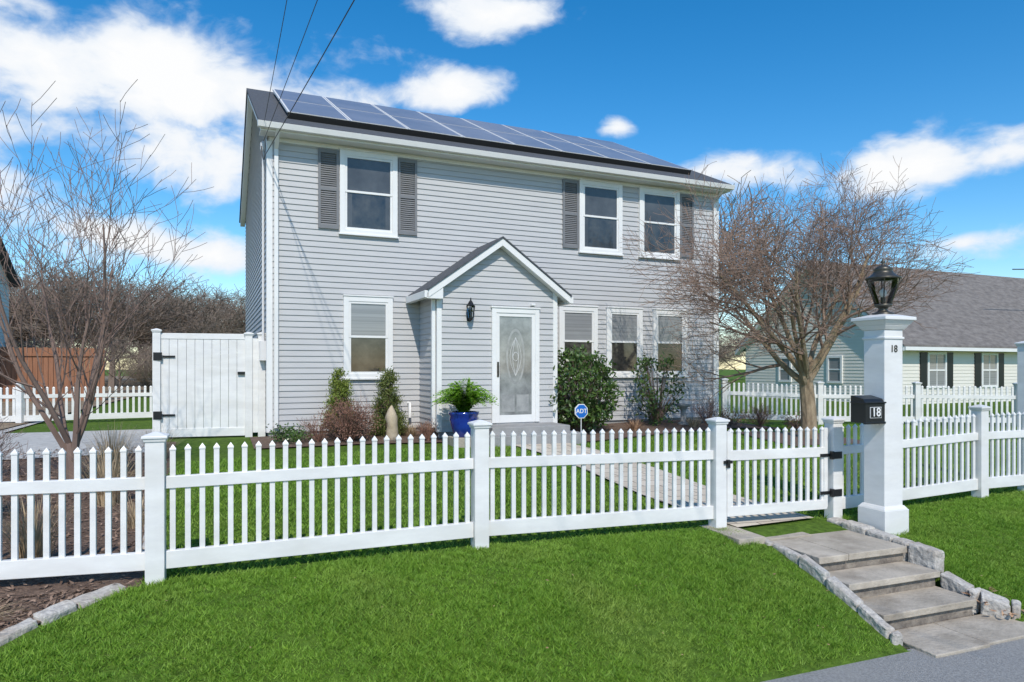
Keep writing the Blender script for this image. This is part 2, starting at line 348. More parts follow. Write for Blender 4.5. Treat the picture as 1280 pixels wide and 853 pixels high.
def post(mb,x,y,zg,ang,top=1.10,w=.064):
    c,s=math.cos(ang),math.sin(ang)
    def fr(z0,z1,a0,a1):
        P=[]
        for z,a in ((z0,a0),(z1,a1)):
            for sx,sy in ((-1,-1),(1,-1),(1,1),(-1,1)):
                P.append((x+(sx*c-sy*s)*a,y+(sx*s+sy*c)*a,z))
        mb.hexa(P)
    fr(zg-.1,zg+top-.055,w,w); fr(zg+top-.07,zg+top-.045,w+.008,w+.014); fr(zg+top-.045,zg+top-.025,w+.022,w+.022); fr(zg+top-.025,zg+top,w+.018,.012)
fe=empty('picket_fence'); pk,rl,po=MB(),MB(),MB()
up=[0,2.508,5.003,6.515,8.81,11.2,13.6]
zq=[0,.02,-.02,-.05,.03,.03,.03]
W_=[F2W(u,0) for u in up]
for i in range(6):
    if i==2: continue
    run(pk,rl,W_[i],W_[i+1],zq[i],zq[i+1])
for i in range(7): post(po,W_[i][0],W_[i][1],zq[i],TH,top=1.10)
A2=(W_[0][0]-2.4*math.cos(R(14)),W_[0][1]-2.4*math.sin(R(14))); A3=(A2[0]-2.4*math.cos(R(14)),A2[1]-2.4*math.sin(R(14)))
run(pk,rl,A2,W_[0],0,0); run(pk,rl,A3,A2,0,0); post(po,*A2,0,R(14)); post(po,*A3,0,R(14))
pk.obj('pickets',M['vinyl'],fe); rl.obj('rails',M['vinyl'],fe,bevel=.004); po.obj('posts',M['vinyl'],fe,bevel=.004)
ga=empty('garden_gate'); pk,rl=MB(),MB()
run(pk,rl,W_[2],W_[3],-.02,-.04,inset=.11,top=.985,zb0=.10,h1=.2,h2=(.66,.76))
for s0 in (.10,1.362):
    dr=(C,S);nr=(-S,C); obx(rl,W_[2],dr,nr,s0,s0+.05,-.024,.024,.08,.08,.93,.93)
pk.obj('gate_pickets',M['vinyl'],ga); rl.obj('gate_frame',M['vinyl'],ga,bevel=.004)
hb=MB()
for z in (.22,.62):
    obx(hb,W_[2],(C,S),(-S,C),1.30,1.44,-.034,-.026,z,z,z+.035,z+.035)
    obx(hb,W_[2],(C,S),(-S,C),1.45,1.56,-.074,-.066,z-.02,z-.02,z+.055,z+.055)
    obx(hb,W_[2],(C,S),(-S,C),1.425,1.455,-.072,-.03,z-.025,z-.025,z+.06,z+.06)
obx(hb,W_[2],(C,S),(-S,C),.02,.12,-.085,-.066,.62,.62,.65,.65); obx(hb,W_[2],(C,S),(-S,C),.05,.08,-.10,-.066,.58,.58,.66,.66)
hb.obj('hinges_and_latch',M['black'],ga,bevel=.003)
f2=empty('picket_fence'); pk,rl,po=MB(),MB(),MB()
q=[(5.35,17.2),(7.8,17.3),(10.2,17.2),(12.6,17.0),(15.0,16.8),(17.4,16.6)]
for a,b in zip(q[:-1],q[1:]): run(pk,rl,a,b,gw(*a),gw(*b),sp=.12,pwid=.05)
for a in q: post(po,*a,gw(*a),0,top=1.1)
pk.obj('pickets',M['vinyl'],f2); rl.obj('rails',M['vinyl'],f2); po.obj('posts',M['vinyl'],f2)
px,py=F2W(9.70,-.02); po=MB(); post(po,px,py,.03,TH,top=1.88,w=.075); po.obj('tall_fence_post',M['vinyl'],None,bevel=.005)
# ------------------------------------------------------------------ privacy fence
pf=empty('privacy_fence'); mb=MB()
a=Vector(H2W(-.02,.35)); b=Vector((-6.22,11.95)); L_=(b-a).length; dr=((b-a)/L_); nr=(-dr.y,dr.x)
def pfence(mb,a,b,z0,z1):
    L_=(b-a).length; dr=(b-a)/L_; nr=(-dr.y,dr.x)
    obx(mb,a,dr,nr,.06,L_-.06,-.022,.022,z0+.05,z0+.05,z0+.2,z0+.2); obx(mb,a,dr,nr,.06,L_-.06,-.022,.022,z1-.12,z1-.12,z1-.02,z1-.02)
    n=int(L_/.15)
    for i in range(n):
        s0=.06+(L_-.12)*i/n; s1=.06+(L_-.12)*(i+1)/n-.005
        obx(mb,a,dr,nr,s0,s1,-.012,.012,z0+.19,z0+.19,z1-.11,z1-.11)
g0=a+dr*.28
pfence(mb,g0,b,.3,2.2); pfence(mb,b,Vector((-7.6,15.2)),.3,2.2); pfence(mb,Vector((-7.6,15.2)),Vector((-9.6,19.6)),.3,2.2)
for p,t in ((g0,2.22),(a+dr*.06,2.22),(b,2.26),(Vector((-7.6,15.2)),2.26)):
    post(mb,p.x,p.y,.28,HA,top=t-.28,w=.062)
obx(mb,a,dr,nr,.06,.28,-.02,.02,.4,.4,2.1,2.1)
mb.obj('panels',M['vinyl'],pf,bevel=.003)
mb=MB()
for z in (.72,1.75):
    obx(mb,a,dr,nr,L_-.3,L_-.1,.02,.035,z,z,z+.035,z+.035); obx(mb,a,dr,nr,L_-.1,L_+.04,.06,.075,z-.05,z-.05,z+.09,z+.09)
obx(mb,a,dr,nr,.3,.46,.02,.06,1.45,1.45,1.5,1.5); mb.obj('gate_hardware',M['black'],pf)
f3=empty('picket_fence'); pk,rl,po=MB(),MB(),MB()
q=[(-13.5,14.2),(-10.8,15.0),(-8.4,16.4)]
for a_,b_ in zip(q[:-1],q[1:]): run(pk,rl,a_,b_,.3,.3,sp=.12,pwid=.05,top=.85,h2=(.6,.68))
for a_ in q: post(po,*a_,.3,0,top=.95)
pk.obj('pickets',M['vinyl'],f3); rl.obj('rails',M['vinyl'],f3); po.obj('posts',M['vinyl'],f3)
# ------------------------------------------------------------------ house
H=empty('siding_house',(H0[0],H0[1],0),HA)
LN,DP=10.05,8.2; EZ=5.95; RZ=7.98
def siding(mb,mp,z0,z1,xl,xr,ex=.105,o=.018,ends=True):
    z=z0
    while z<z1-.001:
        t=min(z+ex,z1)
        if xr(z)-xl(z)>.02:
            tr,tl=xr(t),xl(t)
            if tr<tl: tr=tl=(tr+tl)/2
            mb.poly([mp(xl(z),o,z),mp(xr(z),o,z),mp(tr,0.001,t),mp(tl,0.001,t)])
            mb.poly([mp(xl(z),-.001,z),mp(xr(z),-.001,z),mp(xr(z),o,z),mp(xl(z),o,z)])
        z=t
sd=MB(); c0=lambda v:(lambda z:v)
siding(sd,lambda a,o,z:(a,-o,z),.42,5.80,c0(0),c0(LN))
gl=lambda z:max(0,(z-EZ)/((RZ-.12-EZ)/(DP/2))) if z>EZ else 0
for xx,sg in ((0,-1),(LN,1)):
    siding(sd,lambda a,o,z:(xx+sg*o,a,z),.42,RZ-.12,lambda z:gl(z),lambda z:DP-gl(z))
siding(sd,lambda a,o,z:(a,DP+o,z),.42,5.80,c0(0),c0(LN))
PX0,PX1,PY=2.784,5.161,-1.13; PC=(PX0+PX1)/2; PE=3.05; PR=3.90
pg=lambda z:0 if z<PE else (z-PE)/((PR-.06-PE)/(PC-PX0))
siding(sd,lambda a,o,z:(a,PY-o,z),.42,PR-.06,lambda z:PX0+pg(z),lambda z:PX1-pg(z))
siding(sd,lambda a,o,z:(PX0-o,a,z),.42,PE+.05,c0(PY),c0(0)); siding(sd,lambda a,o,z:(PX1+o,a,z),.42,PE+.05,c0(PY),c0(0))
sd.obj('walls',M['siding'],H)
mb=MB(); mb.box(.02,LN-.02,.02,DP-.02,0,.43); mb.box(PX0+.02,PX1-.02,PY+.02,.03,0,.43)
mb.box(PX0+.6,PX1+.1,PY-1.0,PY+.01,.1,.40); mb.box(PX0+.75,PX1-.1,PY-.75,PY+.0,.3,.53)
mb.obj('foundation',M['concrete'],H,bevel=.01)
rf=MB()
def roofslab(mb,x0,x1,y0,z0,y1,z1,th,mi=0):
    mb.hexa([(x0,y0,z0-th),(x1,y0,z0-th),(x1,y1,z1-th),(x0,y1,z1-th),(x0,y0,z0),(x1,y0,z0),(x1,y1,z1),(x0,y1,z1)],mi)
sl=(RZ-EZ)/(DP/2)
roofslab(rf,-.17,LN+.12,-.34,EZ-.34*sl+.06,DP/2,RZ+.06,.06); roofslab(rf,-.17,LN+.12,DP+.34,EZ-.34*sl+.06,DP/2,RZ+.06,.06)
rf.obj('roof',M['shingle'],H)
tr=MB()
roofslab(tr,-.14,-.015,-.30,EZ-.30*sl-.002,DP/2,RZ-.002,.13); roofslab(tr,-.14,-.015,DP+.30,EZ-.30*sl-.002,DP/2,RZ-.002,.13)
roofslab(tr,LN+.015,LN+.10,-.30,EZ-.30*sl-.002,DP/2,RZ-.002,.13)
tr.box(-.14,LN+.10,-.305,.02,EZ-.28,EZ-.255)
tr.box(-.145,LN+.105,-.33,-.30,EZ-.285,EZ-.13)
tr.box(0.03,LN-.03,-.035,.0,EZ-.36,EZ-.281)
for x in (-.02,LN-.08): tr.box(x,x+.10,-.022,.08,.42,EZ-.36)
tr.box(-.022,.0,.08,.1,.42,EZ-.3)
for x0,x1 in ((PX0-.02,PX0+.07),(PX1-.07,PX1+.02)): tr.box(x0,x1,PY-.022,PY+.07,.42,PE)
tr.obj('trim',M['white'],H,bevel=.004)
gt=MB()
gt.hexa([(-.19,-.42,EZ-.25),(LN+.13,-.42,EZ-.25),(LN+.13,-.332,EZ-.25),(-.19,-.332,EZ-.25),(-.19,-.45,EZ-.155),(LN+.13,-.45,EZ-.155),(LN+.13,-.332,EZ-.155),(-.19,-.332,EZ-.155)])
def spout(x,zt,y=-.06,y0=-.38,zb=.5):
    gt.box(x-.035,x+.035,y-.045,y,zb,zt-.25)
    gt.hexa([(x-.035,y-.045,zt-.26),(x+.035,y-.045,zt-.26),(x+.035,y,zt-.26),(x-.035,y,zt-.26),(x-.035,y0-.03,zt),(x+.035,y0-.03,zt),(x+.035,y0+.03,zt),(x-.035,y0+.03,zt)])
spout(.14,EZ-.24,-.024); spout(LN-.13,EZ-.24,-.024)
gt.box(PX0-.1,PX0-.035,PY+.02,PY+.09,.5,PE-.1)
gt.obj('gutter_and_downspouts',M['white'],H,bevel=.005)
ov=.22; psl=(PR-PE)/(PC-PX0)
def proof(mb,sgn,t0,t1,y0,y1,e0=ov):
    xe=PC+sgn*(PC-PX0+e0); ze=PE-e0*psl
    P=[]
    for t in (t0,t1):
        for (x,y,z) in ((xe,y0,ze),(PC,y0,PR),(PC,y1,PR),(xe,y1,ze)): P.append((x,y,z+t))
    mb.hexa(P)
pr=MB(); proof(pr,-1,.05,.08,PY-.2,.02,ov+.02); proof(pr,1,.05,.08,PY-.2,.02,ov+.02); pr.obj('porch_roof',M['shingle'],H)
pt=MB(); proof(pt,-1,-.09,.048,PY-.18,PY-.015); proof(pt,1,-.09,.048,PY-.18,PY-.015)
proof(pt,-1,-.02,.045,PY-.014,.0); proof(pt,1,-.02,.045,PY-.014,.0)
xe=PX0-ov; pt.box(xe-.07,xe+.03,PY-.17,-.02,PE-ov*psl-.09,PE-ov*psl+.035)
xe=PX1+ov; pt.box(xe-.03,xe+.07,PY-.17,-.02,PE-ov*psl-.09,PE-ov*psl+.035)
pt.hexa([(PX0-.25,PY-.17,PE-.26),(PX0+.05,PY-.17,PE-.26),(PX0+.05,PY-.02,PE-.26),(PX0-.25,PY-.02,PE-.26),(PX0-.25,PY-.17,PE-.16),(PX0+.05,PY-.17,PE-.06),(PX0+.05,PY-.02,PE-.06),(PX0-.25,PY-.02,PE-.16)])
pt.obj('porch_trim',M['white'],H,bevel=.004)
so,al=MB(),MB()
nx=8; x0s=.35; pwd=(LN-1.0)/nx
ca=math.cos(math.atan(sl)); sa=math.sin(math.atan(sl))
def onroof(x,t,h):
    y=-.34+t*ca; z=EZ-.34*sl+.06+t*sa; return (x,y-h*sa,z+h*ca)
for r_ in range(2):
    for i in range(nx):
        a0=x0s+i*pwd+.01; a1=x0s+(i+1)*pwd-.01; t0=.62+r_*1.9+.01; t1=t0+1.88
        for mb_,x0_,x1_,u0_,u1_,h0_,h1_ in ((al,a0,a1,t0,t1,.08,.12),(so,a0+.035,a1-.035,t0+.03,t1-.03,.121,.124)):
            mb_.hexa([onroof(x0_,u0_,h0_),onroof(x1_,u0_,h0_),onroof(x1_,u1_,h0_),onroof(x0_,u1_,h0_),onroof(x0_,u0_,h1_),onroof(x1_,u0_,h1_),onroof(x1_,u1_,h1_),onroof(x0_,u1_,h1_)])
so.obj('solar_cells',M['solar'],H); al.obj('solar_frames',M['alu'],H)
mb=MB(); mb.hexa([onroof(x0s,.60,.0),onroof(LN-.65,.60,.0),onroof(LN-.65,.63,.0),onroof(x0s,.63,.0),onroof(x0s,.60,.11),onroof(LN-.65,.60,.11),onroof(LN-.65,.63,.11),onroof(x0s,.63,.11)]); mb.obj('solar_skirt',M['black'],H)
wt,gd,gb,gs=MB(),MB(),MB(),MB()
def window(x0,x1,z0,z1,y=0,kind=0,muntin=False):
    w=.095; zm=(z0+z1)/2+.01
    wt.box(x0,x0+w,y-.055,y+.01,z0,z1); wt.box(x1-w,x1,y-.055,y+.01,z0,z1)
    wt.box(x0+w,x1-w,y-.053,y+.01,z1-w,z1); wt.box(x0+w,x1-w,y-.053,y+.01,z0,z0+w*.8)
    wt.box(x0-.02,x1+.02,y-.075,y-.0,z0-.03,z0+.0)
    wt.box(x0-.01,x1+.01,y-.07,y-.0,z1,z1+.025)
    a,b,c,d=x0+w,x1-w,z0+w*.8,z1-w; s=.042
    for (q0,q1,yy) in ((c,zm+.02,-.033),(zm-.02,d,-.043)):
        wt.box(a,a+s,y+yy,y+.0,q0,q1); wt.box(b-s,b,y+yy,y+.0,q0,q1); wt.box(a+s,b-s,y+yy+.001,y,q0,q0+s); wt.box(a+s,b-s,y+yy+.001,y,q1-s,q1)
    gd.box(a+s,b-s,y-.020,y-.0,c+s,zm-.02)
    if kind==0:
        gb.box(a+s,b-s,y-.024,y-.0,zm+.02,d-s)
    else:
        gs.box(a+s,b-s,y-.024,y-.0,zm+.02,d-s)
        gs.box(a+s,a+s+.09,y-.0215,y-.019,c+s,zm-.02); gs.box(b-s-.09,b-s,y-.0215,y-.019,c+s,zm-.02)
for x0,x1,z0,z1,k in ((1.25,2.33,4.06,5.60,1),(6.29,7.37,4.06,5.60,1),(7.82,8.92,4.06,5.60,1),(1.32,2.24,1.38,2.90,0),(5.80,6.74,1.38,2.88,0),(6.97,7.90,1.38,2.88,0),(8.19,9.13,1.38,2.88,0)):
    window(x0,x1,z0,z1,0,k)
wt.obj('window_frames',M['white'],H,bevel=.003); gd.obj('window_glass',M['glass'],H); gb.obj('window_blinds',M['blind'],H); gs.obj('window_screens',M['screen'],H)
sh=MB()
for x0,x1 in ((.865,1.235),(2.345,2.715),(5.895,6.275),(8.94,9.32)):
    z0,z1=4.12,5.57; y=-.045; fr=.045
    sh.box(x0,x0+fr,y,-.005,z0,z1); sh.box(x1-fr,x1,y,-.005,z0,z1)
    zm=(z0+z1)/2
    for a,b in ((z0,z0+.07),(z1-.07,z1),(zm-.03,zm+.03)): sh.box(x0+fr,x1-fr,y+.001,-.005,a,b)
    sh.box(x0+fr,x1-fr,-.014,-.006,z0,z1)
    for a,b in ((z0+.07,zm-.03),(zm+.03,z1-.07)):
        n=int((b-a)/.038)
        for i in range(n):
            za=a+(b-a)*i/n; h=(b-a)/n
            sh.hexa([(x0+fr,y+.006,za),(x1-fr,y+.006,za),(x1-fr,y+.012,za-.0),(x0+fr,y+.012,za),(x0+fr,-.02,za+h*.8),(x1-fr,-.02,za+h*.8),(x1-fr,-.015,za+h*.8),(x0+fr,-.015,za+h*.8)])
sh.obj('shutters',M['shutter'],H)
# storm door: full-view glass with an oval-lite door behind
dw=MB(); x0,x1=PX0+1.03,PX0+2.0; z0,z1=.55,2.68; y=PY
dw.box(x0,x0+.09,y-.05,y+.01,z0,z1); dw.box(x1-.09,x1,y-.05,y+.01,z0,z1); dw.box(x0+.09,x1-.09,y-.048,y+.01,z1-.09,z1); dw.box(x0-.02,x1+.02,y-.065,y,z1,z1+.03)
a,b=x0+.09,x1-.09
dw.box(a,a+.065,y-.035,y,z0,z1-.09); dw.box(b-.065,b,y-.035,y,z0,z1-.09); dw.box(a+.065,b-.065,y-.034,y,z0,z0+.14); dw.box(a+.065,b-.065,y-.034,y,z1-.155,z1-.09)
dw.obj('storm_door_frame',M['white'],H,bevel=.004)
ga_,gb_=a+.065,b-.065
mb=MB(); mb.box(ga_,gb_,y-.018,y,z0+.14,z1-.155); mb.obj('storm_door_glass',M['stormglass'],H)
def ellipse(mb,cx,cz,rx,rz_,yy,n=32):
    mb.poly([(cx+rx*math.cos(2*math.pi*i/n),yy,cz+rz_*math.sin(2*math.pi*i/n)) for i in range(n)])
cx=(ga_+gb_)/2; w2=(gb_-ga_)
mb=MB(); ellipse(mb,cx,1.78,.19,.52,y-.0195); mb.box(ga_+.06,cx-.02,y-.0195,y-.0182,z0+.2,z0+.52); mb.box(cx+.02,gb_-.06,y-.0195,y-.0182,z0+.2,z0+.52); mb.obj('inner_door_panels',M['doorpanel'],H)
mb=MB(); ellipse(mb,cx,1.78,.155,.47,y-.0205)
mb.obj('etched_oval',M['stormglass'],H)
mb=MB()
for s_ in (-1,1):
    for ph in (0,1):
        mb.tube([(cx+s_*.06*math.sin(math.pi*t/10)*(1 if ph else 1.9),y-.0215,1.42+.72*t/10) for t in range(11)],[.004]*11,4)
mb.tube([(cx+.055*math.cos(t*.5236),y-.0215,1.78+.08*math.sin(t*.5236)) for t in range(13)],[.005]*13,4)
mb.obj('leaded_glass_lines',M['alu'],H)
mb=MB(); mb.box(a+.02,a+.04,y-.075,y-.035,1.45,1.62); mb.box(a+.012,a+.05,y-.045,y-.034,1.4,1.68); mb.obj('door_handle',M['bronze'],H)
mb=MB(); lx=PX0+.58; ly=PY-.13; z=2.42
mb.lathe([(.0,z+.0),(.03,z+.01),(.045,z+.03),(.05,z+.05)],lx,ly,6,0); mb.lathe([(.085,z+.27),(.06,z+.30),(.03,z+.35),(.012,z+.37),(.014,z+.40),(0,z+.42)],lx,ly,6,0)
for i in range(6):
    t=math.pi/3*i; mb.tube([(lx+.05*math.cos(t),ly+.05*math.sin(t),z+.05),(lx+.08*math.cos(t),ly+.08*math.sin(t),z+.27)],[.006,.006],4,0)
mb.lathe([(.047,z+.05),(.077,z+.27)],lx,ly,6,1)
mb.tube([(lx,PY-.02,z+.12),(lx,PY-.06,z+.10),(lx,PY-.08,z-.02),(lx,ly,z)],[.01]*4,5,0); mb.box(lx-.03,lx+.03,PY-.03,PY-.012,z-.0,z+.2,0)
mb.obj('wall_lantern',[M['black'],M['clear']],H)
mb=MB(); mb.tube([(-.06,.25,5.5),(-.06,.25,2.0)],[.022,.022],8); mb.lathe([(.0,5.66),(.05,5.62),(.05,5.5),(.03,5.47)],-.06,.25,8); mb.box(-.12,-.015,.13,.37,1.7,2.05)
mb.obj('electric_service',M['alu'],H,bevel=.004)
mb=MB(); mb.box(x1-.18,x1-.1,PY-.09,PY-.012,z1+.06,z1+.10); mb.obj('door_camera',M['white'],H,bevel=.01)
mb=MB(); mb.tube([(2.55,-.02,.9),(2.55,-.1,.9),(2.55,-.12,.62)],[.03,.03,.03],8); mb.obj('vent_pipe',M['white'],H,smooth=True)
# ------------------------------------------------------------------ power lines
pl=MB()
def wire(a,b,sag,r=.011,n=24):
    pts=[]; a=Vector(a);b=Vector(b)
    for i in range(n+1):
        t=i/n; p=a.lerp(b,t); p.z-=sag*4*t*(1-t); pts.append(p)
    pl.tube(pts,[r]*(n+1),5)
for a,b,r in (((-4.32,11.95,5.3),(4.5,-2.6,7.4),.007),((-4.36,11.98,5.55),(3.4,-2.6,7.6),.005),((-4.38,12.0,5.75),(2.2,-2.6,7.9),.005)): wire(a,b,.16,r)
wire((-4.32,11.95,5.3),(-4.5,12.25,5.55),.15,.01,8)
wire((22,30,5.9),(60,46,10.5),.6,.025)
pl.obj('power_line',M['wire'])
# ------------------------------------------------------------------ lamp post with lantern and mailbox
LP=empty('lamp_post',(3.81,7.01,0),TH); zb=-.06
mb=MB(); mb.frus(0,0,zb-.1,zb+.20,.165,.165); mb.frus(0,0,zb+.2,zb+.235,.16,.135); mb.frus(0,0,zb+.23,1.955,.125,.125)
mb.frus(0,0,1.86,1.885,.137,.137); mb.frus(0,0,1.955,2.0,.135,.165); mb.frus(0,0,2.0,2.05,.165,.20); mb.frus(0,0,2.05,2.085,.212,.212); mb.frus(0,0,2.085,2.115,.20,.09)
mb.obj('post',M['vinyl'],LP,bevel=.006)
LN_=empty('lantern',(0,0,2.115),0); LN_.parent=LP; LN_.scale=(1.12,1.12,1.05)
mb=MB(); z=0
mb.lathe([(.09,z),(.09,z+.015),(.05,z+.03),(.035,z+.05),(.045,z+.07),(.07,z+.08),(.075,z+.10),(.06,z+.105)],n=20)
for i in range(4):
    t=math.pi/2*i+math.pi/4; mb.tube([(.065*math.cos(t),.065*math.sin(t),z+.1),(.135*math.cos(t),.135*math.sin(t),z+.35)],[.006,.006],5)
mb.lathe([(.10,z+.345),(.145,z+.345),(.15,z+.355),(.145,z+.362),(.12,z+.375),(.09,z+.40),(.075,z+.43),(.085,z+.44),(.05,z+.47),(.02,z+.485),(.012,z+.50),(.022,z+.515),(.012,z+.53),(0,z+.56)],n=20)
mb.lathe([(.0,z+.1),(.02,z+.1),(.02,z+.17),(.0,z+.17)],n=10)
mb.obj('lantern_frame',M['bronze'],LN_,smooth=True)
mb=MB(); mb.lathe([(.062,z+.105),(.085,z+.16),(.115,z+.25),(.128,z+.345)],n=24); mb.obj('lantern_glass',M['clear'],LN_,smooth=True)
mb=MB(); mb.lathe([(.014,z+.17),(.03,z+.20),(.03,z+.23),(.0,z+.26)],n=10); mb.obj('bulb',M['white'],LN_,smooth=True)
mb=MB(); x0,x1=-.385,-.128; y0,y1=-.13,.05; z0=1.02; zt=1.27
prof=[(y1,z0),(y0,z0),(y0,zt-.06),(y0+.03,zt-.01),(y1-.02,zt+.02),(y1,zt+.02)]
n=len(prof)
mb.poly([(x0,p[0],p[1]) for p in prof]); mb.poly([(x1,p[0],p[1]) for p in prof][::-1])
for i in range(n):
    a,b=prof[i],prof[(i+1)%n]; mb.poly([(x0,a[0],a[1]),(x0,b[0],b[1]),(x1,b[0],b[1]),(x1,a[0],a[1])])
mb.box(x0-.012,x1+.012,y0-.012,y1,zt-.055,zt-.04); mb.box(x0-.01,x1+.01,y0-.008,y0+.02,z0-.01,z0+.012)
mb.obj('mailbox',M['black'],LP,bevel=.005)
def text(s,size,loc,rot,mt,parent,name,ext=.002):
    cu=bpy.data.curves.new(name,'FONT'); cu.body=s; cu.size=size; cu.extrude=ext; cu.align_x='CENTER'; cu.align_y='CENTER'; cu.offset=size*.012
    o=bpy.data.objects.new(name,cu); scene.collection.objects.link(o); o.location=loc; o.rotation_euler=rot; cu.materials.append(mt); o.parent=parent; return o
xm=(x0+x1)/2
mb=MB(); mb.box(xm-.075,xm+.075,-.139,-.1305,1.07,1.18); mb.obj('number_plate_rim',M['alu'],LP)
mb=MB(); mb.box(xm-.07,xm+.07,-.141,-.1395,1.075,1.175); mb.obj('number_plate',M['black'],LP)
text('18',.12,(xm,-.143,1.125),(R(90),0,0),M['white'],LP,'mailbox_number')
text('18',.10,(.0,-.128,1.76),(R(90),0,0),M['bronze'],LP,'post_number')
# ------------------------------------------------------------------ trees
def perp(d,az):
    a=d.cross(Vector((0,0,1)) if abs(d.z)<.95 else Vector((1,0,0))).normalized(); b=d.cross(a); return a*math.cos(az)+b*math.sin(az)
def grow(mb,p,d,lvl,cfg,r,ls=1.0):
    L_=cfg['len'][lvl]*ls*random.uniform(.8,1.2); n=cfg['seg'][lvl]; wob=cfg['wob'][lvl]; tp=cfg['trop'][lvl]
    pts=[p.copy()]; rads=[r]; cur=p.copy(); dd=d.normalized(); dirs=[dd]
    last=lvl==len(cfg['len'])-1
    for i in range(n):
        dd=(dd+rv()*wob+Vector((0,0,tp))).normalized(); cur=cur+dd*(L_/n); pts.append(cur.copy()); dirs.append(dd)
        rads.append(max(cfg['rmin'],r*(1-(i+1)/n*cfg['taper'][lvl])))
    mb.tube(pts,rads,cfg['sides'][lvl],0 if lvl<cfg['matlvl'] else 1)
    if last: return
    k=cfg['n'][lvl]; az=random.uniform(0,6.28)
    for j in range(k):
        t=cfg['start'][lvl]+(1-cfg['start'][lvl])*(j+random.uniform(.2,1))/k; t=min(t,1)
        f=t*n; i=min(int(f),n-1); q=pts[i].lerp(pts[i+1],f-i); dq=dirs[i+1]; az+=2.4+random.uniform(-.5,.5)
        an=R(cfg['ang'][lvl])*random.uniform(.7,1.25)
        nd=dq*math.cos(an)+perp(dq,az)*math.sin(an)
        if nd.z<-.25: nd.z*=.3
        rr=(rads[i]*(1-(f-i))+rads[i+1]*(f-i))*cfg['rr'][lvl]
        grow(mb,q,nd,lvl+1,cfg,max(rr,cfg['rmin']),(1.1-.35*t) if lvl>0 else 1)
def tree(name,x,y,cfg,r,mats,lean=(0,0),seed=1,zoff=-.05,sc=(1,1,1)):
    random.seed(seed); mb=MB(); grow(mb,Vector((0,0,0)),Vector((lean[0],lean[1],1)),0,cfg,r)
    o=mb.obj(name,mats); o.location=(x,y,gw(x,y)+zoff); o.scale=sc; return o
maple=dict(len=[1.3,2.3,1.45,.95,.55,.32],seg=[5,6,5,4,3,2],wob=[.06,.13,.17,.2,.22,.22],trop=[0,.05,.035,.03,.02,.0],
  n=[8,6,6,5,5],start=[.72,.25,.2,.15,.1],ang=[46,42,42,42,40],rr=[.5,.62,.6,.55,.6],taper=[.25,.6,.7,.7,.6,.5],sides=[10,7,5,4,3,3],rmin=.0034,matlvl=2)
tree('japanese_maple_tree',5.67,13.0,maple,.165,[M['bark'],M['twig']],(-.02,0),11,sc=(.94,.94,1.07))
plum=dict(len=[.55,2.3,1.45,.85,.4],seg=[4,8,7,5,3],wob=[.05,.10,.12,.15,.15],trop=[0,.09,.13,.12,.06],
  n=[6,6,5,4],start=[.4,.15,.15,.15],ang=[32,40,38,40],rr=[.6,.5,.5,.55],taper=[.2,.75,.75,.7,.5],sides=[8,6,4,3,3],rmin=.003,matlvl=2)
tree('plum_tree',-5.14,8.0,plum,.07,[M['twig2'],M['twig2']],(.0,0),5)
wild=dict(len=[5,3.6,2.4,1.5,.9],seg=[5,5,4,3,2],wob=[.05,.12,.16,.2,.2],trop=[0,.05,.05,.04,.02],
  n=[9,6,6,5],start=[.35,.25,.2,.1],ang=[38,40,42,42],rr=[.5,.55,.6,.7],taper=[.55,.7,.7,.6,.5],sides=[6,4,3,3,3],rmin=.014,matlvl=1)
wd=empty('distant_trees'); base=[]
for s in range(4):
    random.seed(30+s); mb=MB(); grow(mb,Vector((0,0,0)),Vector((0,0,1)),0,wild,.2); me_o=mb.obj('bare_tree_%d'%s,[M['farbark'],M['farbark']],wd); base.append(me_o)
random.seed(3)
for i in range(170):
    if i<70: x=random.uniform(-75,-14); y=random.uniform(42,70); sc=random.uniform(.6,1.15)
    elif i<100: x=random.uniform(-48,-11); y=random.uniform(26,42); sc=random.uniform(.22,.42)
    else: x=random.uniform(-20,110); y=random.uniform(66,95); sc=random.uniform(.5,.85)
    if i<4: o=base[i]
    else: o=bpy.data.objects.new('bare_tree_inst_%d'%i,base[i%4].data); scene.collection.objects.link(o); o.parent=wd
    o.location=(x,y,.2); o.scale=(sc*1.15,sc*1.15,sc*.85); o.rotation_euler=(0,0,random.uniform(0,6.28))
o=bpy.data.objects.new('bare_tree',base[1].data); scene.collection.objects.link(o); o.location=(8.6,31,.2); o.scale=(1.0,1.0,1.05)
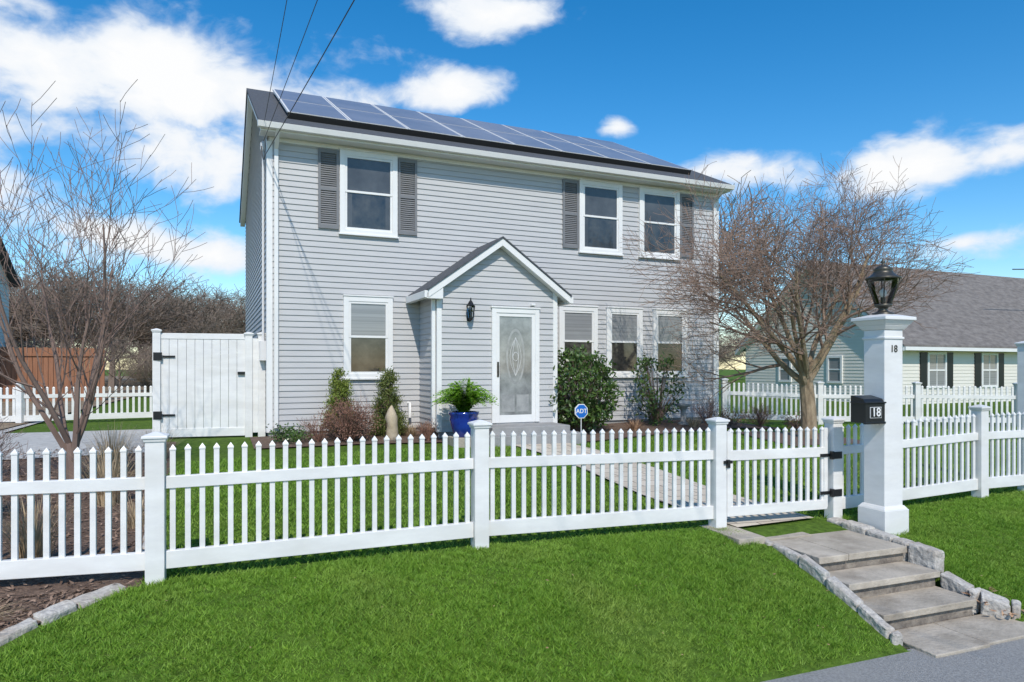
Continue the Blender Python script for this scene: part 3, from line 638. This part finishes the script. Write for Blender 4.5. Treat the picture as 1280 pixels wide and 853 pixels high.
# ------------------------------------------------------------------ foliage builders
def leaves(centers,l,w,up=.3):
    n=len(centers); Cc=np.array(centers,dtype=float)
    t=rng.normal(size=(n,3)); t[:,2]+=up; t/=np.linalg.norm(t,axis=1)[:,None]
    q=rng.normal(size=(n,3)); b=np.cross(t,q); b/=np.linalg.norm(b,axis=1)[:,None]
    L1=(l*rng.uniform(.6,1.3,n))[:,None]; W1=(w*rng.uniform(.7,1.2,n))[:,None]
    return np.stack([Cc,Cc+t*L1*.5-b*W1,Cc+t*L1,Cc+t*L1*.5+b*W1],1)
def shrub(name,x,y,rx,ry,h,nclump,nleaf,l,w,mt,cl=.12,seed=0,z0=.1,up=.4,stems=True,stemmat='twig2',shape='round'):
    random.seed(seed+100); e=empty(name,(x,y,gw(x,y))); pts=[]; mb=MB()
    for i in range(nclump):
        while True:
            a=Vector((random.uniform(-1,1),random.uniform(-1,1),random.uniform(-1,1)))
            if .3<a.length<1: break
        if random.random()<.6: a=a.normalized()*random.uniform(.8,1.05)
        if shape=='cone':
            zc=z0+(h-z0)*(1-random.random()**.65*1.0); k=1-(zc-z0)/(h-z0)*.8; aa=random.uniform(0,6.28); rr_=random.uniform(.5,1)
            c=Vector((math.cos(aa)*rx*k*rr_,math.sin(aa)*ry*k*rr_,zc))
        else:
            zc=z0+(a.z*.5+.5)*(h-z0); c=Vector((a.x*rx,a.y*ry,zc))
        for _ in range(nleaf): pts.append(c+Vector((random.gauss(0,cl),random.gauss(0,cl),random.gauss(0,cl*.8))))
        if stems: mb.tube([(random.gauss(0,.03),random.gauss(0,.03),0),(c.x*.4,c.y*.4,zc*.5),tuple(c)],[.012,.008,.004],4)
    rawmesh('leaves',leaves(pts,l,w,up),4,mt,e)
    if stems: mb.obj('stems',M[stemmat],e)
    return e
def bladeclump(name,x,y,n,h,spread,w,mt,seed=0,parent=None,arch=.6,zo=0):
    random.seed(seed); e=MB()
    for i in range(n):
        a=random.uniform(0,6.28); r0=random.uniform(0,spread*.35); hh=h*random.uniform(.6,1.1); s=random.uniform(.2,1)*spread
        p=Vector((r0*math.cos(a),r0*math.sin(a),0)); pd=Vector((-math.sin(a),math.cos(a),0))*w
        prev=None
        for k in range(5):
            t=k/4; q=p+Vector((math.cos(a),math.sin(a),0))*s*t**1.5+Vector((0,0,hh*(t-arch*.5*t*t*s/spread)))
            wk=pd*(1-t*.85)
            if prev: e.poly([prev[0],prev[1],q+wk,q-wk])
            prev=(q-wk,q+wk)
    o=e.obj(name,mt,parent); o.location=(x,y,(gw(x,y) if parent is None else 0)+zo); return o
def twiggy(name,x,y,h,r,n,mt,seed):
    cfg=dict(len=[h*.6,h*.4,h*.22],seg=[4,3,2],wob=[.12,.2,.2],trop=[.02,.03,.02],n=[5,4],start=[.2,.1],ang=[30,38],rr=[.6,.6],taper=[.7,.7,.5],sides=[4,3,3],rmin=.002,matlvl=9)
    random.seed(seed); mb=MB()
    for i in range(n):
        a=random.uniform(0,6.28); k=random.uniform(.1,1)*r/h
        grow(mb,Vector((0,0,0)),Vector((math.cos(a)*k,math.sin(a)*k,.8)),0,cfg,.007)
    o=mb.obj(name,[M[mt],M[mt]]); o.location=(x,y,gw(x,y)); return o
def hp(x,y): return H2W(x,y)
x,y=hp(1.18,-.5); shrub('yellow_green_yew',x,y,.30,.28,1.18,130,60,.05,.009,M['yew'],.05,1,.12,1.0,shape='cone')
x,y=hp(2.02,-.55); shrub('conifer_shrub',x,y,.34,.32,1.22,150,60,.055,.008,M['yew2'],.05,2,.05,1.2,shape='cone')
x,y=hp(1.25,-1.15); twiggy('red_twig_shrub',x,y,.78,.55,30,'redshrub',3); x,y=hp(1.2,-1.05); shrub('red_barberry_shrub',x,y,.46,.38,.66,90,28,.032,.011,M['redshrub'],.07,3,.05,.4)
x,y=hp(.35,-.9); shrub('low_green_plant',x,y,.28,.25,.3,24,28,.06,.014,M['rhodo'],.07,4,.02,.6,stems=False)
x,y=hp(.75,-1.0); twiggy('bare_shrub',x,y,.5,.35,14,'redshrub',8)
x,y=hp(2.65,-1.0); bladeclump('dormant_grass',x,y,150,.35,.3,.006,M['dryleaf'],21)
x,y=hp(2.4,-.7); bladeclump('dormant_grass',x,y,120,.3,.3,.006,M['dry'],22)
x,y=hp(2.55,-1.35); twiggy('bare_shrub',x,y,.4,.3,12,'redshrub',9)
mb=MB(); mb.lathe([(0,0),(.12,.0),(.14,.12),(.11,.3),(.125,.42),(.08,.53),(.03,.6),(0,.61)],n=9)
for i,v in enumerate(mb.v): mb.v[i]=(v[0]*random.uniform(.85,1.15)*.85,v[1]*random.uniform(.85,1.15),v[2]*random.uniform(.96,1.04))
o=mb.obj('standing_stone',M['rock'],None,smooth=True); x,y=hp(1.95,-1.15); o.location=(x,y,gw(x,y))
x,y=hp(3.02,-1.85); pe=empty('potted_fern',(x,y,gw(x,y)+.02),HA)
mb=MB(); mb.box(-.22,.22,-.22,.22,-.05,.13); mb.obj('plinth',M['bluestone'],pe,bevel=.01)
mb=MB(); mb.lathe([(0,.13),(.14,.13),(.16,.15),(.21,.28),(.25,.43),(.24,.49),(.265,.52),(.265,.56),(.22,.56),(.21,.5),(0,.5)],n=32); mb.obj('pot',M['pot'],pe,smooth=True)
random.seed(5); fr=MB()
for i in range(460):
    a=random.uniform(0,6.28); reach=random.uniform(.03,.54); hh=random.uniform(.28,.56); pd=Vector((-math.sin(a),math.cos(a),0)); ad=Vector((math.cos(a),math.sin(a),0))
    K=15; wv=random.uniform(-.1,.1)
    for k in range(1,K+1):
        t=k/K; q=ad*(reach*(t**1.15)+.04)+pd*wv*t+Vector((0,0,.52+hh*(2.1*t-1.25*t*t*(.75+reach))))
        wl=.058*math.sin(math.pi*min(1,.12+t*.88))+.008
        for sg in (-1,1):
            tip=q+pd*sg*wl+ad*.02+Vector((0,0,random.uniform(-.02,.012))); fr.poly([q-ad*.014,q+ad*.016,tip+ad*.006,tip-ad*.004])
fr.obj('fronds',M['fern'],pe)
x,y=hp(5.75,-.95); shrub('rhododendron_shrub',x,y,.72,.55,1.62,230,20,.12,.024,M['rhodo'],.085,6,.12,.3)
x,y=hp(7.75,-.8); shrub('rhododendron_shrub',x,y,.5,.45,1.55,70,15,.11,.022,M['rhodo'],.07,17,.05,.5)
x,y=hp(8.9,-1.0); twiggy('bare_shrub',x,y,.6,.5,16,'redshrub',31)
x,y=hp(10.2,-1.2); twiggy('bare_shrub',x,y,.6,.6,26,'redshrub',32)
x,y=hp(9.3,-1.3); shrub('red_barberry_shrub',x,y,.35,.3,.4,40,24,.03,.010,M['redshrub'],.07,13,.05,.4)
x,y=hp(10.6,-1.9); shrub('red_barberry_shrub',x,y,.3,.3,.4,40,24,.03,.010,M['redshrub'],.07,14,.05,.4)
x,y=hp(6.9,-1.2); bladeclump('dormant_grass',x,y,120,.3,.3,.006,M['dryleaf'],24)
x,y=hp(8.3,-1.3); bladeclump('dormant_grass',x,y,120,.3,.3,.006,M['dry'],25)
mb=MB(); mb.lathe([(0,0),(.12,0),(.12,.05),(.06,.08),(.05,.3),(.08,.38),(.17,.42),(.18,.46),(.05,.45),(.0,.45)],n=16); o=mb.obj('stone_birdbath',M['concrete'],None,smooth=True); x,y=hp(8.35,-.9); o.location=(x,y,gw(x,y))
x,y=hp(5.22,-2.0); sg=empty('security_sign',(x,y,gw(x,y)),HA)
mb=MB(); mb.tube([(0,0,0),(0,0,.55)],[.009,.009],6,0); mb.obj('stake',M['alu'],sg)
def octo(r,y0,y1,z):
    mb=MB(); A=[(r*math.cos(math.pi/8+i*math.pi/4),r*math.sin(math.pi/8+i*math.pi/4)) for i in range(8)]
    mb.poly([(a,y0,z+b) for a,b in A]); mb.poly([(a,y1,z+b) for a,b in A][::-1])
    for i in range(8): a=A[i];b=A[(i+1)%8]; mb.poly([(a[0],y0,z+a[1]),(a[0],y1,z+a[1]),(b[0],y1,z+b[1]),(b[0],y0,z+b[1])])
    return mb
octo(.14,-.012,.01,.58).obj('rim',M['white'],sg); octo(.125,-.015,-.0125,.58).obj('face',M['blue'],sg)
text('ADT',.11,(0,-.017,.58),(R(90),0,0),M['white'],sg,'lettering',.001)
for i,(u,d,n,h,sp,mt) in enumerate(((-.9,-.55,260,.62,.3,'dry'),(-1.6,-.5,200,.45,.35,'dryleaf'),(-.75,-2.6,240,.7,.4,'dry'),(-1.0,-4.4,240,.7,.4,'dry'),(-.35,-1.6,120,.35,.3,'dry'),(-2.3,-1.4,160,.5,.4,'dryleaf'),(-.6,-5.4,160,.5,.4,'dry'))):
    x,y=F2W(u,d); bladeclump('dormant_grass',x,y,n,h,sp,.005,M[mt],50+i,arch=.5)
for i,(u,d) in enumerate(((-1.0,.42),(-1.28,.85),(-1.05,.62))):
    x,y=F2W(u,d); bladeclump('dead_grass_clump',x,y,260,.14,.3,.005,M['dryleaf' if i else 'dry'],80+i,arch=1.2)
chips(70,(6.35,6.75),(1.55,1.9),lambda u,d:True,.03,'fallen_leaves',M['dryleaf'],None,.03)
for i,(u,d) in enumerate(((-1.8,-2.2),(-2.4,-4.3))):
    x,y=F2W(u,d); twiggy('bare_shrub',x,y,.9,.6,22,'twig2',90+i)
# ------------------------------------------------------------------ neighbours
def simple_house(name,x,y,ang,ln,dp,z0,ez,rz,wall,roof,wins,side=None):
    e=empty(name,(x,y,0),ang); sd=MB()
    siding(sd,lambda a,o,z:(a,-o,z),z0,ez,c0(0),c0(ln),.14)
    g2=lambda z:0 if z<ez else (z-ez)/((rz-ez)/(dp/2))
    for xx,s_ in ((0,-1),(ln,1)): siding(sd,lambda a,o,z:(xx+s_*o,a,z),z0,rz-.02,lambda z:g2(z),lambda z:dp-g2(z),.14)
    siding(sd,lambda a,o,z:(a,dp+o,z),z0,ez,c0(0),c0(ln),.14)
    sd.obj('walls',wall,e); r=MB(); s_=(rz-ez)/(dp/2)
    roofslab(r,-.35,ln+.35,-.45,ez-.45*s_+.1,dp/2,rz+.1,.07); roofslab(r,-.35,ln+.35,dp+.45,ez-.45*s_+.1,dp/2,rz+.1,.07); r.obj('roof',roof,e)
    t=MB(); roofslab(t,-.32,-.02,-.42,ez-.42*s_+.028,dp/2,rz+.028,.2); roofslab(t,-.32,-.02,dp+.42,ez-.42*s_+.028,dp/2,rz+.028,.2)
    t.box(-.3,ln+.3,-.5,-.38,ez-.45*s_-.12,ez-.45*s_+.02); t.box(-.3,ln+.3,-.38,0,ez-.45*s_-.1,ez-.45*s_-.05)
    t.box(-.02,.1,-.03,.1,z0,ez)
    gl_,shx=MB(),MB()
    for (a,b,c,d) in wins:
        t.box(a,a+.09,-.07,0,c,d);t.box(b-.09,b,-.07,0,c,d);t.box(a+.09,b-.09,-.068,0,c,c+.09);t.box(a+.09,b-.09,-.068,0,d-.09,d);t.box(a+.09,b-.09,-.05,0,(c+d)/2-.03,(c+d)/2+.03)
        t.box((a+b)/2-.015,(a+b)/2+.015,-.045,0,c+.09,d-.09)
        gl_.box(a+.09,b-.09,-.03,0,c+.09,d-.09); shx.box(a-.42,a-.03,-.05,0,c,d); shx.box(b+.03,b+.42,-.05,0,c,d)
    if side:
        for (a,b,c,d) in side:
            t.box(-.07,0,a,a+.1,c,d);t.box(-.07,0,b-.1,b,c,d);t.box(-.068,0,a+.1,b-.1,c,c+.1);t.box(-.068,0,a+.1,b-.1,d-.1,d);t.box(-.05,0,a+.1,b-.1,(c+d)/2-.03,(c+d)/2+.03)
            gl_.box(-.03,0,a+.1,b-.1,c+.1,d-.1)
    t.obj('trim',M['white'],e); gl_.obj('glass',M['blind'],e)
    if wins: shx.obj('shutters',M['black'],e)
    return e
simple_house('neighbour_cream_house',15.2,26.8,HA,16,8.4,-.2,2.75,6.3,M['cream'],M['shingle2'],[(1.6,2.75,.75,2.2),(5.0,6.1,.75,2.2),(9,10,.7,2.2)],[(2.6,3.4,.9,2.1),(5.4,6.2,.9,2.1)])
simple_house('neighbour_house',-26.3,17.6,HA,9.2,8,.2,5.2,7.2,M['cream'],M['shingle'],[(7.0,8,1.2,2.6)])
mb=MB(); a=Vector((-20.5,24)); b=Vector((-15.2,25.5)); L_=(b-a).length; dr=(b-a)/L_; nr=(-dr.y,dr.x)
for i in range(33): obx(mb,a,dr,nr,i*L_/33,(i+1)*L_/33-.015,-.02,.02,.1,.1,2.3+.02*(i%2),2.3+.02*(i%2))
obx(mb,a,dr,nr,0,L_,-.07,-.02,2.0,2.0,2.1,2.1); mb.obj('wooden_fence',M['wood'])
# ------------------------------------------------------------------ world
w=bpy.data.worlds.new('World'); scene.world=w; w.use_nodes=True; nt=w.node_tree; N=nt.nodes; L=nt.links
SUN_EL=R(46); SUN_AZ=R(172)
sky=N.new('ShaderNodeTexSky'); sky.sky_type='NISHITA'; sky.sun_disc=False; sky.sun_elevation=SUN_EL; sky.sun_rotation=SUN_AZ; sky.air_density=1.0; sky.dust_density=.3; sky.ozone_density=2.5
hs=N.new('ShaderNodeHueSaturation'); hs.inputs['Hue'].default_value=.497; hs.inputs['Saturation'].default_value=1.42; hs.inputs['Value'].default_value=1.32; L.new(sky.outputs[0],hs.inputs['Color'])
tc=N.new('ShaderNodeTexCoord')
mp=N.new('ShaderNodeMapping'); mp.inputs['Scale'].default_value=(1,1,1.7); L.new(tc.outputs['Generated'],mp.inputs[0])
wn=N.new('ShaderNodeTexNoise'); wn.inputs['Scale'].default_value=7; wn.inputs['Detail'].default_value=3; L.new(mp.outputs[0],wn.inputs['Vector'])
wm=N.new('ShaderNodeVectorMath'); wm.operation='MULTIPLY_ADD'; L.new(wn.outputs['Color'],wm.inputs[0]); wm.inputs[1].default_value=(.10,.10,.08); L.new(mp.outputs[0],wm.inputs[2])
nz=N.new('ShaderNodeTexNoise'); nz.inputs['Scale'].default_value=7; nz.inputs['Detail'].default_value=10; nz.inputs['Roughness'].default_value=.56; L.new(wm.outputs[0],nz.inputs['Vector'])
clouds=[(215,85,165,82),(55,105,130,80),(110,170,160,50),(40,4,60,20),(612,18,70,26),(573,114,52,24),(285,205,60,56),(275,322,60,36),(1165,208,75,28),(1262,188,80,36),(930,218,70,24),(1205,303,46,18),(190,305,95,28),(30,240,80,34),(772,160,22,12)]
cur=None
for (cx,cy,sx,sy) in clouds:
    v=Vector(((cx-640)/853,1,(460-cy)/853)); ln=v.length; v.normalize()
    a=N.new('ShaderNodeVectorMath'); a.operation='SUBTRACT'; L.new(tc.outputs['Generated'],a.inputs[0]); a.inputs[1].default_value=v
    b=N.new('ShaderNodeVectorMath'); b.operation='MULTIPLY'; L.new(a.outputs[0],b.inputs[0]); hx=853*ln/sx*.95; b.inputs[1].default_value=(hx,hx,853*ln/sy)
    c=N.new('ShaderNodeVectorMath'); c.operation='LENGTH'; L.new(b.outputs[0],c.inputs[0])
    s=N.new('ShaderNodeMath'); s.operation='SUBTRACT'; s.inputs[0].default_value=1; L.new(c.outputs['Value'],s.inputs[1])
    if cur is None: cur=s.outputs[0]
    else:
        mx=N.new('ShaderNodeMath'); mx.operation='MAXIMUM'; L.new(cur,mx.inputs[0]); L.new(s.outputs[0],mx.inputs[1]); cur=mx.outputs[0]
cl=N.new('ShaderNodeMath'); cl.operation='MAXIMUM'; cl.inputs[1].default_value=-1.1; L.new(cur,cl.inputs[0])
m1=N.new('ShaderNodeMath'); m1.operation='MULTIPLY_ADD'; L.new(nz.outputs['Fac'],m1.inputs[0]); m1.inputs[1].default_value=4.6; m1.inputs[2].default_value=-2.2
ad=N.new('ShaderNodeMath'); ad.operation='ADD'; L.new(cl.outputs[0],ad.inputs[0]); L.new(m1.outputs[0],ad.inputs[1])
mr=N.new('ShaderNodeMapRange'); mr.interpolation_type='SMOOTHSTEP'; mr.inputs[1].default_value=-.2; mr.inputs[2].default_value=.85; L.new(ad.outputs[0],mr.inputs[0])
cc=N.new('ShaderNodeMix'); cc.data_type='RGBA'; cc.inputs[6].default_value=(6.0,6.6,7.4,1); cc.inputs[7].default_value=(7.6,7.65,7.7,1)
r2=N.new('ShaderNodeMapRange'); r2.inputs[1].default_value=.2; r2.inputs[2].default_value=1.3; L.new(ad.outputs[0],r2.inputs[0]); L.new(r2.outputs[0],cc.inputs[0])
mix=N.new('ShaderNodeMix'); mix.data_type='RGBA'; L.new(mr.outputs[0],mix.inputs[0]); L.new(hs.outputs[0],mix.inputs[6]); L.new(cc.outputs[2],mix.inputs[7])
bg=N['Background']; L.new(mix.outputs[2],bg.inputs[0]); bg.inputs[1].default_value=.13
sd_=bpy.data.lights.new('sun','SUN'); sd_.energy=3.6; sd_.angle=R(.6); sd_.color=(1,.94,.85); so_=bpy.data.objects.new('sun',sd_); scene.collection.objects.link(so_)
sv=Vector((math.sin(SUN_AZ)*math.cos(SUN_EL),math.cos(SUN_AZ)*math.cos(SUN_EL),math.sin(SUN_EL))); so_.rotation_euler=sv.to_track_quat('Z','Y').to_euler(); so_.location=(0,-10,20)
cd=bpy.data.cameras.new('camera'); cam=bpy.data.objects.new('camera',cd); scene.collection.objects.link(cam); cam.location=(0,0,1.57); cam.rotation_euler=(R(90),0,0)
cd.lens=24; cd.sensor_width=36; cd.shift_y=.0262; cd.clip_end=2000; cd.clip_start=.05; scene.camera=cam
scene.view_settings.view_transform='Standard'; scene.view_settings.look='None'; scene.view_settings.exposure=0
